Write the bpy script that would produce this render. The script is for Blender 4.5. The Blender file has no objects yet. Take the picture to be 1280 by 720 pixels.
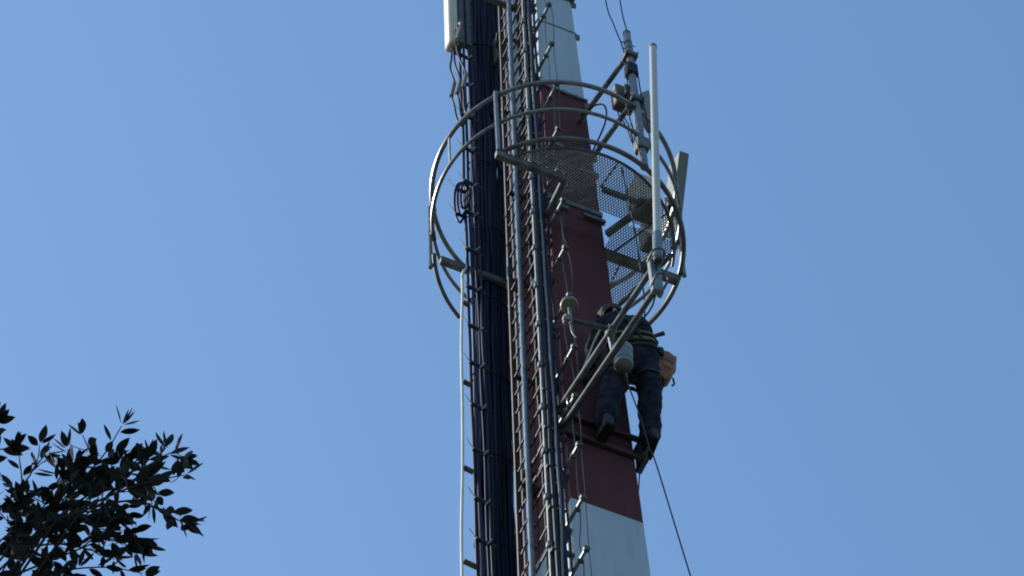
import bpy, bmesh, math, random
from mathutils import Vector, Matrix, noise
random.seed(7)
S = bpy.context.scene
COL = S.collection

# ------------------------------------------------------------------ camera
YAW, ELE, ROLL = math.radians(-1.904), math.radians(61.523), math.radians(3.292)
Fw = Vector((math.sin(YAW)*math.cos(ELE), math.cos(YAW)*math.cos(ELE), math.sin(ELE)))
r0 = Vector((math.cos(YAW), -math.sin(YAW), 0)); u0 = r0.cross(Fw)
Rt = r0*math.cos(ROLL) - u0*math.sin(ROLL); Up = r0*math.sin(ROLL) + u0*math.cos(ROLL)
cd = bpy.data.cameras.new('camera'); cam = bpy.data.objects.new('camera', cd); COL.objects.link(cam)
cd.sensor_width = 36; cd.lens = 4500/1280*36; cd.clip_end = 6000; cd.clip_start = .1
M4 = Matrix((Rt, Up, -Fw)).transposed().to_4x4(); M4.translation = Vector((0, -13.6, 1.6))
cam.matrix_world = M4
S.camera = cam

# ------------------------------------------------------------------ sky, sun, exposure
SUN_EL = math.radians(32)
SUN_AZ = Vector((-.97, .24)).normalized()          # horizontal direction towards the sun
w = bpy.data.worlds.new('World'); S.world = w; w.use_nodes = True
nt = w.node_tree; bg = nt.nodes['Background']
sky = nt.nodes.new('ShaderNodeTexSky'); sky.sky_type = 'NISHITA'; sky.sun_disc = False
sky.sun_elevation = SUN_EL
sky.sun_rotation = math.atan2(SUN_AZ.x, SUN_AZ.y)
sky.air_density = 1.95; sky.dust_density = 1.6; sky.ozone_density = 8.0; sky.altitude = 0
nt.links.new(sky.outputs[0], bg.inputs[0]); bg.inputs[1].default_value = .15
sd = bpy.data.lights.new('sun', 'SUN'); sd.energy = 5.0; sd.angle = math.radians(.53); sd.color = (1, .965, .90)
so = bpy.data.objects.new('sun', sd); COL.objects.link(so)
to_sun = Vector((SUN_AZ.x*math.cos(SUN_EL), SUN_AZ.y*math.cos(SUN_EL), math.sin(SUN_EL)))
so.rotation_euler = (-to_sun).to_track_quat('-Z', 'Y').to_euler(); so.location = (0, 0, 60)
S.view_settings.view_transform = 'Standard'; S.view_settings.look = 'None'
S.view_settings.exposure = .37; S.view_settings.gamma = 1
S.cycles.filter_width = 1.9

# ------------------------------------------------------------------ tower frame: u along the shaded face, v out of it, z up
AZ = math.radians(28.052)
T = Vector((math.cos(AZ), math.sin(AZ), 0)); N = Vector((math.sin(AZ), -math.cos(AZ), 0)); Z = Vector((0, 0, 1))
def P(u, v, z): return T*u + N*v + Vector((0, 0, z))
def H(z): return .285 - .01078*(z - 22)             # half width of the tapering shaft

# ------------------------------------------------------------------ materials
MATS = {}
def mat(name, col, rough=.6, metal=0., var=.15, scale=6., bump=0., col2=None, spec=.5, stretch=(1, 1, 1), detail=5., streak=None, streak_amt=.5):
    m = bpy.data.materials.new(name); m.use_nodes = True
    t = m.node_tree; b = t.nodes['Principled BSDF']
    tc = t.nodes.new('ShaderNodeTexCoord'); mp = t.nodes.new('ShaderNodeMapping'); mp.inputs['Scale'].default_value = stretch
    n = t.nodes.new('ShaderNodeTexNoise'); n.inputs['Scale'].default_value = scale; n.inputs['Detail'].default_value = detail
    t.links.new(tc.outputs['Object'], mp.inputs[0]); t.links.new(mp.outputs[0], n.inputs['Vector'])
    r = t.nodes.new('ShaderNodeValToRGB')
    c2 = col2 or tuple(c*(1-var*1.6) for c in col); c1 = tuple(min(1, c*(1+var)) for c in col)
    r.color_ramp.elements[0].position = .32; r.color_ramp.elements[1].position = .68
    r.color_ramp.elements[0].color = (*c2, 1); r.color_ramp.elements[1].color = (*c1, 1)
    t.links.new(n.outputs['Fac'], r.inputs[0])
    if streak:                                      # run-off stains, long in z
        m2 = t.nodes.new('ShaderNodeMapping'); m2.inputs['Scale'].default_value = (1, 1, .05)
        n2 = t.nodes.new('ShaderNodeTexNoise'); n2.inputs['Scale'].default_value = 26; n2.inputs['Detail'].default_value = 6
        r2 = t.nodes.new('ShaderNodeMapRange'); r2.inputs[1].default_value = .52; r2.inputs[2].default_value = .78; r2.inputs[4].default_value = streak_amt
        mx = t.nodes.new('ShaderNodeMix'); mx.data_type = 'RGBA'
        t.links.new(tc.outputs['Object'], m2.inputs[0]); t.links.new(m2.outputs[0], n2.inputs['Vector']); t.links.new(n2.outputs['Fac'], r2.inputs[0])
        t.links.new(r2.outputs[0], mx.inputs[0]); t.links.new(r.outputs[0], mx.inputs[6]); mx.inputs[7].default_value = (*streak, 1)
        t.links.new(mx.outputs[2], b.inputs['Base Color'])
    else: t.links.new(r.outputs[0], b.inputs['Base Color'])
    b.inputs['Roughness'].default_value = rough; b.inputs['Metallic'].default_value = metal
    b.inputs['Specular IOR Level'].default_value = spec
    if bump:
        bp = t.nodes.new('ShaderNodeBump'); bp.inputs['Strength'].default_value = bump; bp.inputs['Distance'].default_value = .01
        t.links.new(n.outputs['Fac'], bp.inputs['Height']); t.links.new(bp.outputs[0], b.inputs['Normal'])
    MATS[name] = m
    return m
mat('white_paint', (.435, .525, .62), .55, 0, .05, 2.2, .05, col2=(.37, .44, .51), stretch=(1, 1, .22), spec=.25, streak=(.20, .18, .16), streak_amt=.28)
mat('red_paint', (.108, .036, .041), .7, 0, .12, 2.2, .05, col2=(.076, .029, .036), stretch=(1, 1, .25), spec=.12, streak=(.045, .030, .032), streak_amt=.6)
mat('galvanised', (.20, .218, .225), .36, .4, .22, 16, .08)
mat('galvanised_dull', (.13, .14, .145), .55, .25, .28, 9, .1)
mat('grating_steel', (.26, .28, .30), .6, .25, .2, 20)
mat('rail_shaded', (.06, .06, .062), .6, .4, .25, 10)  # ladder steel, its shade from the cables put into the dark colour
mat('arm_steel', (.12, .13, .13), .30, .55, .25, 14, .06)
mat('dark_steel', (.09, .09, .09), .6, .3, .25, 12)
mat('rusty_steel', (.16, .11, .08), .75, .2, .3, 15, .1)
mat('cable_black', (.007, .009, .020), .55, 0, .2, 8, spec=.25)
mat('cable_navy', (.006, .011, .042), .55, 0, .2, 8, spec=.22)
mat('cable_plum', (.013, .012, .028), .55, 0, .2, 8, spec=.25)
mat('cable_grey', (.16, .16, .16), .55, 0, .15, 10)
mat('wire_grey', (.09, .09, .09), .6, 0, .2, 10)
mat('cable_white', (.72, .74, .68), .5, 0, .06, 8)
mat('pale_pipe', (.40, .32, .31), .55, 0, .12, 5)
mat('radome_white', (.46, .47, .43), .20, 0, .04, 3)
mat('radome_cream', (.56, .53, .43), .5, 0, .05, 3)
mat('box_beige', (.58, .55, .46), .6, 0, .1, 6)
mat('box_brown', (.12, .10, .08), .65, 0, .2, 8)
mat('panel_grey', (.15, .155, .155), .55, 0, .08, 4)
mat('tan_plastic', (.17, .16, .13), .5, 0, .1, 8)
mat('cloth_navy', (.021, .023, .038), .9, 0, .5, 15, .5, spec=.12, col2=(.007, .009, .017))
mat('skin', (.42, .25, .18), .55, 0, .08, 20)
mat('hair', (.040, .018, .014), .7, 0, .4, 60, .5)
mat('webbing_tan', (.11, .09, .05), .8, 0, .2, 30)
mat('webbing_black', (.012, .012, .013), .8, 0, .2, 30)
mat('collar_paint', (.055, .026, .030), .7, .1, .25, 9, .1)
mat('leather', (.22, .085, .024), .6, 0, .25, 12, .3)
mat('boot_leather', (.010, .011, .012), .6, 0, .3, 14, .2)
mat('rubber', (.013, .013, .014), .85, 0, .2, 20, spec=.2)
mat('bucket_metal', (.21, .22, .215), .36, .7, .08, 10)
mat('rope_dark', (.03, .034, .036), .8, 0, .2, 40)
mat('rope_pale', (.45, .42, .34), .8, 0, .2, 40)
mat('red_handle', (.09, .025, .022), .5, 0, .1, 10)
mat('bark', (.025, .021, .020), .9, 0, .3, 9, .5)
mat('leaf', (.017, .022, .018), .75, 0, .3, 3, spec=.15)
mat('soil_grass', (.050, .060, .048), .95, 0, .3, .35, .2, col2=(.055, .055, .050))
mat('concrete', (.32, .31, .29), .85, 0, .12, 3, .15)

# ------------------------------------------------------------------ mesh helpers
class MB:
    def __init__(s): s.v = []; s.f = []
    def box(s, c, a, b, d):                        # centre and three half-axis vectors
        o = len(s.v); c = Vector(c)
        for i in (-1, 1):
            for j in (-1, 1):
                for k in (-1, 1): s.v.append(c + a*i + b*j + d*k)
        s.f += [tuple(o+q for q in f) for f in ((0, 1, 3, 2), (4, 6, 7, 5), (0, 4, 5, 1), (2, 3, 7, 6), (0, 2, 6, 4), (1, 5, 7, 3))]
        return s
    def bar(s, p, q, wd, ht, up=Z):                # rectangular bar from p to q
        p = Vector(p); q = Vector(q); d = q-p; L = d.length; d /= L
        x = d.cross(up)
        if x.length < 1e-4: x = d.cross(T)
        x.normalize(); y = x.cross(d)
        return s.box((p+q)/2, d*(L/2), x*(wd/2), y*(ht/2))
    def tube(s, pts, r, n=8, caps=True, closed=False):
        pts = [Vector(p) for p in pts]; m = len(pts); o = len(s.v)
        rs = r if isinstance(r, (list, tuple)) else [r]*m
        x = None
        for i, p in enumerate(pts):
            if closed: d = pts[(i+1) % m] - pts[i-1]
            else: d = pts[min(i+1, m-1)] - pts[max(i-1, 0)]
            d.normalize()
            if x is None:
                x = d.cross(Z if abs(d.z) < .9 else T).normalized()
            else:
                x = (x - d*x.dot(d)).normalized()
            y = d.cross(x)
            for k in range(n):
                a = 2*math.pi*k/n
                s.v.append(p + (x*math.cos(a) + y*math.sin(a))*rs[i])
        for i in range(m if closed else m-1):
            for k in range(n):
                a = o+i*n+k; b = o+i*n+(k+1) % n; j = (i+1) % m
                s.f.append((a, b, o+j*n+(k+1) % n, o+j*n+k))
        if caps and not closed:
            s.f.append(tuple(o+k for k in reversed(range(n)))); s.f.append(tuple(o+(m-1)*n+k for k in range(n)))
        return s
    def lathe(s, base, axis, prof, n=20):          # prof: (radius, height) pairs
        axis = Vector(axis).normalized(); x = axis.orthogonal().normalized(); y = axis.cross(x); o = len(s.v); base = Vector(base)
        for r, h in prof:
            for k in range(n):
                a = 2*math.pi*k/n; s.v.append(base + axis*h + (x*math.cos(a)+y*math.sin(a))*r)
        m = len(prof)
        for i in range(m-1):
            for k in range(n):
                s.f.append((o+i*n+k, o+i*n+(k+1) % n, o+(i+1)*n+(k+1) % n, o+(i+1)*n+k))
        s.f.append(tuple(o+k for k in reversed(range(n)))); s.f.append(tuple(o+(m-1)*n+k for k in range(n)))
        return s
    def prism(s, pts, d):                          # polygon pushed along d
        o = len(s.v); n = len(pts); d = Vector(d)
        s.v += [Vector(p) for p in pts]; s.v += [Vector(p)+d for p in pts]
        s.f.append(tuple(o+k for k in reversed(range(n)))); s.f.append(tuple(o+n+k for k in range(n)))
        for k in range(n): s.f.append((o+k, o+(k+1) % n, o+n+(k+1) % n, o+n+k))
        return s
    def rings(s, rs):                              # loft through rings of equal count
        o = len(s.v); n = len(rs[0])
        for r in rs: s.v += [Vector(p) for p in r]
        for i in range(len(rs)-1):
            for k in range(n): s.f.append((o+i*n+k, o+i*n+(k+1) % n, o+(i+1)*n+(k+1) % n, o+(i+1)*n+k))
        s.f.append(tuple(o+k for k in reversed(range(n)))); s.f.append(tuple(o+(len(rs)-1)*n+k for k in range(n)))
        return s
    def mesh(s, name, m, off, smooth, bevel):
        me = bpy.data.meshes.new(name); me.from_pydata([v-off for v in s.v], [], s.f)
        bm = bmesh.new(); bm.from_mesh(me); bmesh.ops.recalc_face_normals(bm, faces=bm.faces)
        if bevel: bmesh.ops.bevel(bm, geom=list(bm.edges), offset=bevel, segments=1, affect='EDGES')
        bm.to_mesh(me); bm.free(); me.update()
        if smooth:
            me.polygons.foreach_set('use_smooth', [True]*len(me.polygons))
            try: me.set_sharp_from_angle(angle=math.radians(40))
            except Exception: pass
        me.materials.append(MATS[m]); return me
    def build(s, name, m, parent=None, smooth=True, bevel=0, loc=None):
        base = root_loc(parent)
        off = Vector(loc) if loc is not None else (base if parent else Vector())
        me = s.mesh(name, m, off, smooth, bevel)
        return place(name, me, parent, off-base if parent else off)
def root_loc(o):
    p = Vector()
    while o is not None: p = p + o.location; o = o.parent
    return p
def place(name, me, parent=None, loc=(0, 0, 0), rot=None):
    o = bpy.data.objects.new(name, me); COL.objects.link(o); o.location = loc
    if rot is not None: o.rotation_euler = rot
    if parent: o.parent = parent
    return o
def tag(o, label=None, cat=None, group=None, kind=None):
    if label: o['label'] = label
    if cat: o['category'] = cat
    if group: o['group'] = group
    if kind: o['kind'] = kind
    return o
def thing(name, loc, label, cat, group=None):
    o = bpy.data.objects.new(name, None); COL.objects.link(o); o.location = loc; o.empty_display_size = .1
    return tag(o, label, cat, group)
def smoothline(pts, k=6):                          # Catmull-Rom through points
    pts = [Vector(p) for p in pts]; out = []
    for i in range(len(pts)-1):
        a = pts[max(i-1, 0)]; b = pts[i]; c = pts[i+1]; d = pts[min(i+2, len(pts)-1)]
        for j in range(k):
            t = j/k
            out.append(.5*((2*b)+(c-a)*t+(2*a-5*b+4*c-d)*t*t+(3*b-a-3*c+d)*t**3))
    out.append(pts[-1]); return out
XYR = Matrix((T, N*-1, Z)).transposed().to_euler()   # local x = T, local y = -N

# ------------------------------------------------------------------ ground
g = MB(); R_ = [0, 4, 12, 30, 80, 250, 800, 3000]; n_ = 48
g.v.append(Vector((0, 0, 0)))
for r in R_[1:]:
    for k in range(n_):
        a = 2*math.pi*k/n_; g.v.append(Vector((r*math.cos(a), r*math.sin(a), 0)))
for k in range(n_): g.f.append((0, 1+k, 1+(k+1) % n_))
for i in range(len(R_)-2):
    for k in range(n_):
        a = 1+i*n_+k; b = 1+i*n_+(k+1) % n_; g.f.append((a, a+n_, b+n_, b))
tag(g.build('ground', 'soil_grass', smooth=False), kind='structure')

# ------------------------------------------------------------------ tower
tw = thing('telecom_tower', (0, 0, 0), 'tall square tapering red and white painted steel mast', 'tower')
def sq(z, e=0): h = H(z)+e; return [P(-h, h, z), P(h, h, z), P(h, -h, z), P(-h, -h, z)]
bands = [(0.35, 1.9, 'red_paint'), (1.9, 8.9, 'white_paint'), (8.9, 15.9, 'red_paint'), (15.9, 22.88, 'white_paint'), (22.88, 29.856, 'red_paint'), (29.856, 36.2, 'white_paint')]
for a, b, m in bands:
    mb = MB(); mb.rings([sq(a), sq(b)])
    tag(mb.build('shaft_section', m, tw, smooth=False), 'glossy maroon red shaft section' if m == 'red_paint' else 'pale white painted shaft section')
for a, b, m in bands:
    mb = MB(); mb.rings([[P(-H(z)+.030, -H(z)-.001, z), P(-H(z)-.004, -H(z)-.001, z), P(-H(z)-.004, -H(z)-.145, z), P(-H(z)+.030, -H(z)-.145, z)] for z in (a, b)])
    mb.build('side_channel', m, tw, smooth=False)
def flange(z, t, e, m='galvanised_dull'):
    mb = MB(); o = sq(z-t/2, e); i = sq(z-t/2, -.004)
    for k in range(4):
        mb.prism([o[k], o[(k+1) % 4], i[(k+1) % 4], i[k]], Z*t)
    return mb.build('flange', m, tw, smooth=False)
for z in (1.9, 8.9, 15.9): flange(z, .03, .03)
flange(29.80, .035, .022); flange(27.62, .07, .014); flange(31.24, .012, .006, 'dark_steel'); flange(31.97, .03, .03)
bolt = MB().tube([(0, 0, -.03), (0, 0, .03)], .011, 6).mesh('bolt', 'dark_steel', Vector(), False, 0)
for z in (29.80, 31.97):
    h = H(z)
    for su in (-.6, .0, .6):
        place('bolt', bolt, tw, P(su*h, h+.014, z))
        place('bolt', bolt, tw, P(h+.014, su*h, z))
for z, e in ((31.24, .05), (31.97, .06), (29.80, .05)):                       # ears standing off the right corner
    h = H(z); mb = MB()
    mb.prism([P(h-.005, h+.004, z), P(h+e, h-.01, z+.02), P(h+e, h-.01, z-.06), P(h-.005, h+.004, z-.12)], N*-.02)
    mb.build('lug', 'rusty_steel', tw, smooth=False)
MB().box(P(0, 0, .175), T*.9, N*.9, Z*.175).build('foundation_block', 'concrete', tw, smooth=False, bevel=.02)
MB().box(P(0, 0, 36.215), T*.17, N*.17, Z*.014).build('cap_plate', 'galvanised_dull', tw, smooth=False)
MB().bar(P(.10, .02, 34.5), P(.70, .22, 34.5), .05, .05).build('top_bracket', 'galvanised_dull', tw, smooth=False)
# stand-off rods on the near corner
RZ = [32.4, 31.62, 30.867, 30.015, 29.102, 28.293, 27.65, 26.978, 26.205, 25.40, 24.569, 23.905, 23.202, 22.485, 21.83, 21.1, 20.4]
RL = [.30, .30, .305, .30, .335, .30, .27, .29, .26, .27, .28, .235, .24, .24, .23, .25, .25]
rodtip = {}
for z, L in zip(RZ, RL):
    h = H(z); u = -h-.035
    mb = MB().tube([P(u-.012, h-.12, z), P(u, h+L, z)], .0145, 8)
    rd = mb.build('standoff_rod', 'galvanised', tw)
    MB().tube([P(u, h+L-.004, z), P(u, h+L+.022, z)], .026, 8).build('rod_cap', 'dark_steel', rd)
    MB().box(P(u+.0, h+L*.62, z-.012), T*.022, N*.008, Z*.016).build('saddle_clip', 'dark_steel', rd, smooth=False)
    MB().box(P(-h-.0175, h-.08, z), T*.0165, N*.05, Z*.03).build('mounting_cleat', 'dark_steel', rd, smooth=False)
    rodtip[z] = (u, h+L)
for z in (28.62, 28.30, 27.46):
    h = H(z); mb = MB()
    for a, b in ((-.9, -.45), (.25, 1.)):
        MB().bar(P(a*h, h+.02, z), P(b*h+.02, h+.02, z), .038, .05).build('angle_cleat', 'galvanised_dull', tw, smooth=False)

# ------------------------------------------------------------------ platform with ring rails
ZF, ZM, ZT = 27.238, 27.754, 28.271
CU, CV, RR = -.0525, -.0239, 1.016
pf = thing('work_platform', P(CU, CV, ZF), 'round galvanised work platform with ring handrails and open mesh floor', 'platform')
def ring(z, R, r, name, m='galvanised', n=96, zoff=0):
    pts = [P(CU+R*math.cos(2*math.pi*k/n), CV+R*math.sin(2*math.pi*k/n), z) for k in range(n)]
    return MB().tube(pts, r, 8, closed=True).build(name, m, pf)
def arc(z, R, r, name, a0, a1, m='galvanised_dull', n=60):
    pts = [P(CU+R*math.cos(math.radians(a0+(a1-a0)*k/n)), CV+R*math.sin(math.radians(a0+(a1-a0)*k/n)), z) for k in range(n+1)]
    return MB().tube(pts, r, 8).build(name, m, pf)
ring(ZT, RR, .021, 'top_rail'); ring(ZM, RR, .0165, 'middle_rail')
arc(ZF, RR-.01, .022, 'floor_ring', -42, 141); arc(ZF-.012, .93, .0125, 'grating_ring', 14, 137); arc(ZF, RR-.01, .018, 'floor_ring', 204, 240)
def ringpt(deg, z, R=RR): return P(CU+R*math.cos(math.radians(deg)), CV+R*math.sin(math.radians(deg)), z)
for deg in (141, 210, 10.5, 300):
    MB().tube([ringpt(deg, ZF-.03, RR+.026), ringpt(deg, ZT+.01, RR+.026)], .019, 8).build('post', 'galvanised', pf)
for deg in (141, 210, 10.5, 300, 75, 255, 345):
    for z, r in ((ZT, .027), (ZM, .022)):
        MB().tube([ringpt(deg-2.2, z), ringpt(deg, z, RR+.001), ringpt(deg+2.2, z)], r, 8).build('rail_sleeve', 'galvanised_dull', pf)
for deg in (172, ):
    MB().bar(ringpt(deg, ZM), ringpt(deg, ZT), .03, .012).build('short_post', 'galvanised', pf, smooth=False)
def beam(u1, v1, u2, v2, wd=.05, ht=.08, dz=-.075, m='galvanised_dull'):
    return MB().bar(P(u1, v1, ZF+dz), P(u2, v2, ZF+dz), wd, ht).build('beam', m, pf, smooth=False, bevel=.004)
beam(-.88, .615, -.27, .615); beam(.03, .645, .36, .645, .04, .05, -.06); beam(.232, .13, .92, .13, .06, .1, -.08); beam(-.92, -.43, .40, -.43)
beam(.22, .30, .46, .76, .05, .06, -.09)
beam(-.29, .25, -.29, .585, .04, .06, -.085); beam(.235, -.40, .235, -.235, .05, .07, -.085)
MB().bar(P(.57, -.345, ZF-.03), P(.80, .31, ZF-.03), .03, .03).build('edge_bar', 'galvanised_dull', pf, smooth=False)
MB().bar(P(.24, -.352, ZF-.03), P(.555, -.352, ZF-.03), .03, .03).build('edge_bar', 'galvanised_dull', pf, smooth=False)
for a, b in (((.02, .64), (.06, .89)), ((.36, .16), (.62, .655)), ((.45, -.32), (.45, .10))):
    MB().bar(P(*a, ZF-.022), P(*b, ZF-.022), .01, .016).build('grating_rib', 'galvanised_dull', pf, smooth=False)
# diagonal hangers between the rails on the right side
MB().bar(ringpt(12, ZF+.02, RR+.01), ringpt(22, ZM, RR+.01), .022, .008).build('rail_brace', 'galvanised', pf, smooth=False)
MB().bar(ringpt(14, ZM, RR+.01), ringpt(38, ZT, RR+.01), .022, .008).build('rail_brace', 'galvanised', pf, smooth=False)
def in_floor(u, v):
    if (u-CU)**2+(v-CV)**2 > .922**2: return False
    if v > .40: return v > (.625 if u < -.27 else .43)
    if u < .28 or v < -.34: return False
    return u < .575+(v+.334)*.352
gm = MB(); pitch = .0205
for ang, dz in ((62, 0), (118, .0022)):
    d = Vector((math.cos(math.radians(ang)), math.sin(math.radians(ang)))); q = Vector((-d.y, d.x))
    for i in range(-60, 61):
        st = None; s = -1.1
        while s < 1.1:
            p = d*s + q*(i*pitch); ins = in_floor(p.x, p.y)
            if ins and st is None: st = s
            if st is not None and (not ins or s+.01 >= 1.1):
                if s-st > .02:
                    a = d*st+q*(i*pitch); b = d*s+q*(i*pitch)
                    gm.bar(P(a.x, a.y, ZF+dz), P(b.x, b.y, ZF+dz), .0066, .005)
                st = None
            s += .01
tag(gm.build('mesh_floor', 'grating_steel', pf, smooth=False), kind='stuff')

# ------------------------------------------------------------------ ladder beside the left face
ld = thing('climbing_ladder', P(-.72, .05, .0), 'narrow galvanised rung ladder bolted to the side of the mast', 'ladder')
LV0, LV1 = .275, -.205
def lu(z, e=.18): return -(H(z)+e)
def vline(e, v, z0, z1): return [P(lu(z0, e), v, z0), P(lu(z1, e), v, z1)]
mb = MB(); mb.bar(*vline(.18, LV0, .3, 35), .022, .022, up=N); mb.build('side_rail', 'galvanised_dull', ld, smooth=False)
mb = MB(); mb.bar(*vline(.18, LV1, .3, 35), .042, .020, up=N); mb.build('side_rail', 'rail_shaded', ld, smooth=False)
fr = MB(); fr.tube(vline(.225, .075, .4, 34.8), .019, 10); fr = fr.build('fall_arrest_rail', 'galvanised', ld)
MB().bar(*vline(.203, .045, .4, 34.8), .028, .02, up=N).build('rail_spine', 'galvanised_dull', fr, smooth=False)
rung = MB().tube([N*(LV1+.012), N*(LV0-.010)], .0085, 8).mesh('rung', 'rail_shaded', Vector(), True, 0)
base = root_loc(ld); z = .55
while z < 34.9:
    place('rung', rung, ld, P(lu(z), 0, z)-base); z += .277
z = 2.0
while z < 34.5:
    for v in (LV0, LV1):
        inb = max(-H(z)+.03, min(H(z)-.03, v))
        MB().bar(P(lu(z)+.012, v, z), P(-H(z)+.004, inb, z), .035, .028).build('wall_bracket', 'dark_steel', ld, smooth=False)
    z += 1.55

# ------------------------------------------------------------------ cables
def run(u0_, v, z0, z1, amp, seed, step=.45, taper=True):
    pts = []; z = z0
    while True:
        zz = min(z, z1)
        a = noise.noise(Vector((seed*3.1, zz*.9, 0)))*amp; b = noise.noise(Vector((seed*1.7, zz*.9, 9)))*amp
        pts.append(P(u0_-(H(zz)-H(26) if taper else 0)+a, v+b, zz))
        if z >= z1: break
        z += step
    return pts
BU, BV = -.472, -.50
cb = thing('feeder_cable_bundle', P(BU-.28, BV, 0), 'thick bundle of dark navy feeder cables strapped together beside the ladder', 'cables')
k = 0
for row, cnt in ((0, 9), (1, 10), (2, 9), (3, 6)):
    for i in range(cnt):
        x = (i-(cnt-1)/2)*.0315
        y = (.0 - row*.031)+.05 - abs(x)*.1
        k += 1
        MB().tube(run(BU+x, BV+y, .02, 35.2, .018, k), random.choice((.0155, .017, .019)), 7).build('cable', random.choice(('cable_navy', 'cable_navy', 'cable_navy', 'cable_black')), cb)
zs = [1.2+1.22*i for i in range(28)]
for z in zs:
    u = BU-(H(z)-H(26)); w_ = .168; st = MB()
    pts = [P(u+w_*math.cos(a)*.98, BV+.0+.085*math.sin(a)+.0, z+.03*math.sin(z*7)*math.cos(a)) for a in [2*math.pi*q/20 for q in range(20)]]
    st.tube(pts, .006, 5, closed=True); st.build('strap', 'cable_black', cb)
for z in zs[1::1]:
    u = BU-(H(z)-H(26))
    MB().bar(P(lu(z), LV1-.03, z-.03), P(u+.12, BV+.085, z-.03), .035, .012).build('support_bracket', 'dark_steel', cb, smooth=False)

lr = thing('side_cable_run', P(-1.0, -.3, 0), 'thin run of three dark cables clipped outside the thick bundle', 'cables')
LVv = -.30
for i, (du, r, m) in enumerate(((-.742, .0135, 'cable_plum'), (-.712, .012, 'cable_navy'), (-.660, .010, 'cable_navy'), (-.636, .012, 'cable_plum'))):
    MB().tube(run(du, LVv+.02*(i % 2), .02, 34.8, .012, 50+i, taper=False), r, 6).build('cable', m, lr)
clips = [20.3+.628*i+random.uniform(-.05, .05) for i in range(21)]
for i, z in enumerate(clips):
    cl = MB().bar(P(-.765, LVv+.03, z), P(-.60, LVv+.0, z+.02), .03, .016).build('cable_clip', 'dark_steel', lr, smooth=False)
    a_ = random.uniform(-.03, .05)
    MB().tube([P(-.675, LVv+.03, z-.03+a_), P(-.645, LVv+.045, z+.02+a_)], .008, 6).build('clip_screw', 'galvanised', cl)
    MB().tube([P(-.76, LVv+.03, z), P(-.82, LVv+.05, z+.06+.03*random.random())], .0035, 4).build('tie_tail', 'cable_grey', cl)
pts = [P(-.66, -.40, 27.02), P(-.72, -.33, 26.98), P(-.785, -.30, 26.80)]
for i in range(30):
    z = 26.5-i*.9
    if z < .1: break
    pts.append(P(-.795-.016*min(5, 26.5-z)+.006*math.sin(z*2.4), -.30, z))
wc = MB().tube(smoothline(pts, 4), .0125, 8).build('white_cable', 'cable_white', loc=P(-.8, -.3, 0))
tag(wc, 'slender white cable hanging outermost beside the dark cable run', 'cable')
for i in range(8):
    z = 26.28-i*1.256
    MB().bar(P(-.79-.016*min(5, 26.5-z), -.285, z+.02), P(-.756, -.285, z), .035, .02).build('hose_clip', 'rusty_steel', wc, smooth=False, loc=None)

def cablething(name, pts, r, m, label, cat='cable', group=None, n=6):
    pts = [Vector(p) for p in pts]; lo = min(pts, key=lambda p: p.z)
    o = MB().tube(pts, r, n).build(name, m, loc=lo); return tag(o, label, cat, group)
c1 = cablething('corner_cable', [P(-(H(z)+.150)+.008*noise.noise(Vector((1, z*.8, 3))), H(z)+.04+.01*noise.noise(Vector((5, z*.8, 3))), z) for z in [.02+.35*i for i in range(100)]], .020, 'cable_black', 'thick black cable running down between ladder and mast corner')
c2 = cablething('corner_cable', [P(-(H(z)+.103)+.008*noise.noise(Vector((8, z*.8, 3))), H(z)+.045+.01*noise.noise(Vector((9, z*.8, 3))), z) for z in [.02+.35*i for i in range(100)]], .0225, 'cable_navy', 'thick navy cable right along the sunlit mast corner behind the rods')
for off, vv, r, m, lab, sd_ in ((.128, .075, .009, 'cable_grey', 'thin grey cable lying over the two thick corner cables', 31), (.060, .055, .008, 'cable_plum', 'thin dark cable squeezed between navy cable and mast corner', 33), (.165, .00, .010, 'cable_black', 'thin black cable tucked behind the near ladder rail', 37), (.05, -.12, .016, 'cable_black', 'added dark cable standing in for shade on the mast face nearest the mast corner behind the rungs', 41), (.05, -.20, .020, 'cable_navy', 'added stout navy cable standing in for shade midway across the mast face behind the rungs', 43), (.05, -.30, .018, 'cable_black', 'added dark cable standing in for shade on the mast face behind the fall arrest rail', 47)):  # last three are added, dark in place of shade on the mast face
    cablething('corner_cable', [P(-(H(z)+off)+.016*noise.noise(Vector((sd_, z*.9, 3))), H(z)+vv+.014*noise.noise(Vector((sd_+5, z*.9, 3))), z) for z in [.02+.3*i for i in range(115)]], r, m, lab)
for i, z in enumerate([20.9+.62*j for j in range(22)]):
    MB().box(P(lu(z)-.012, LV0+.006, z), T*.016, N*.018, Z*.028).build('rail_clamp', 'galvanised', ld, smooth=False, bevel=.003)
for i, z in enumerate([21.5+.55*j for j in range(22)]):
    h = H(z)
    MB().bar(P(-h-.19, h+.02, z), P(-h-.065, h+.02, z), .04, .024).build('clamp', 'dark_steel', c1, smooth=False)
    q = MB().tube([P(-h-.13, h+.06, z-.03), P(-h-.155, h+.03, z-.05)], .008, 6).build('clamp_screw', 'galvanised', c1)
# two thin wires threaded along the rod ends
for frac, m, r, seed, lab in ((.62, 'wire_grey', .0048, 21, 'thin grey wire threaded through the middle of the stand off rods'), (1.0, 'rope_dark', .0036, 27, 'thin dark wire strung between the tips of the stand off rods')):
    pts = []
    for a, b in zip(RZ[:-1], RZ[1:]):
        for t in (0, .33, .66):
            z = a+(b-a)*t; ua, va = rodtip[a]; ub, vb = rodtip[b]; h = H(z)
            L = (va+(vb-va)*t-h)*frac; k_ = 0 if t == 0 else 1
            off = noise.noise(Vector((seed, z*1.3, 0)))*.045*k_
            pts.append(P(ua+(ub-ua)*t+off+(.020 if frac < 1 else .022), h+L+off*.6, z))
    cablething('thin_wire', smoothline(pts, 3), r, m, lab, 'wire', n=5)
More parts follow.
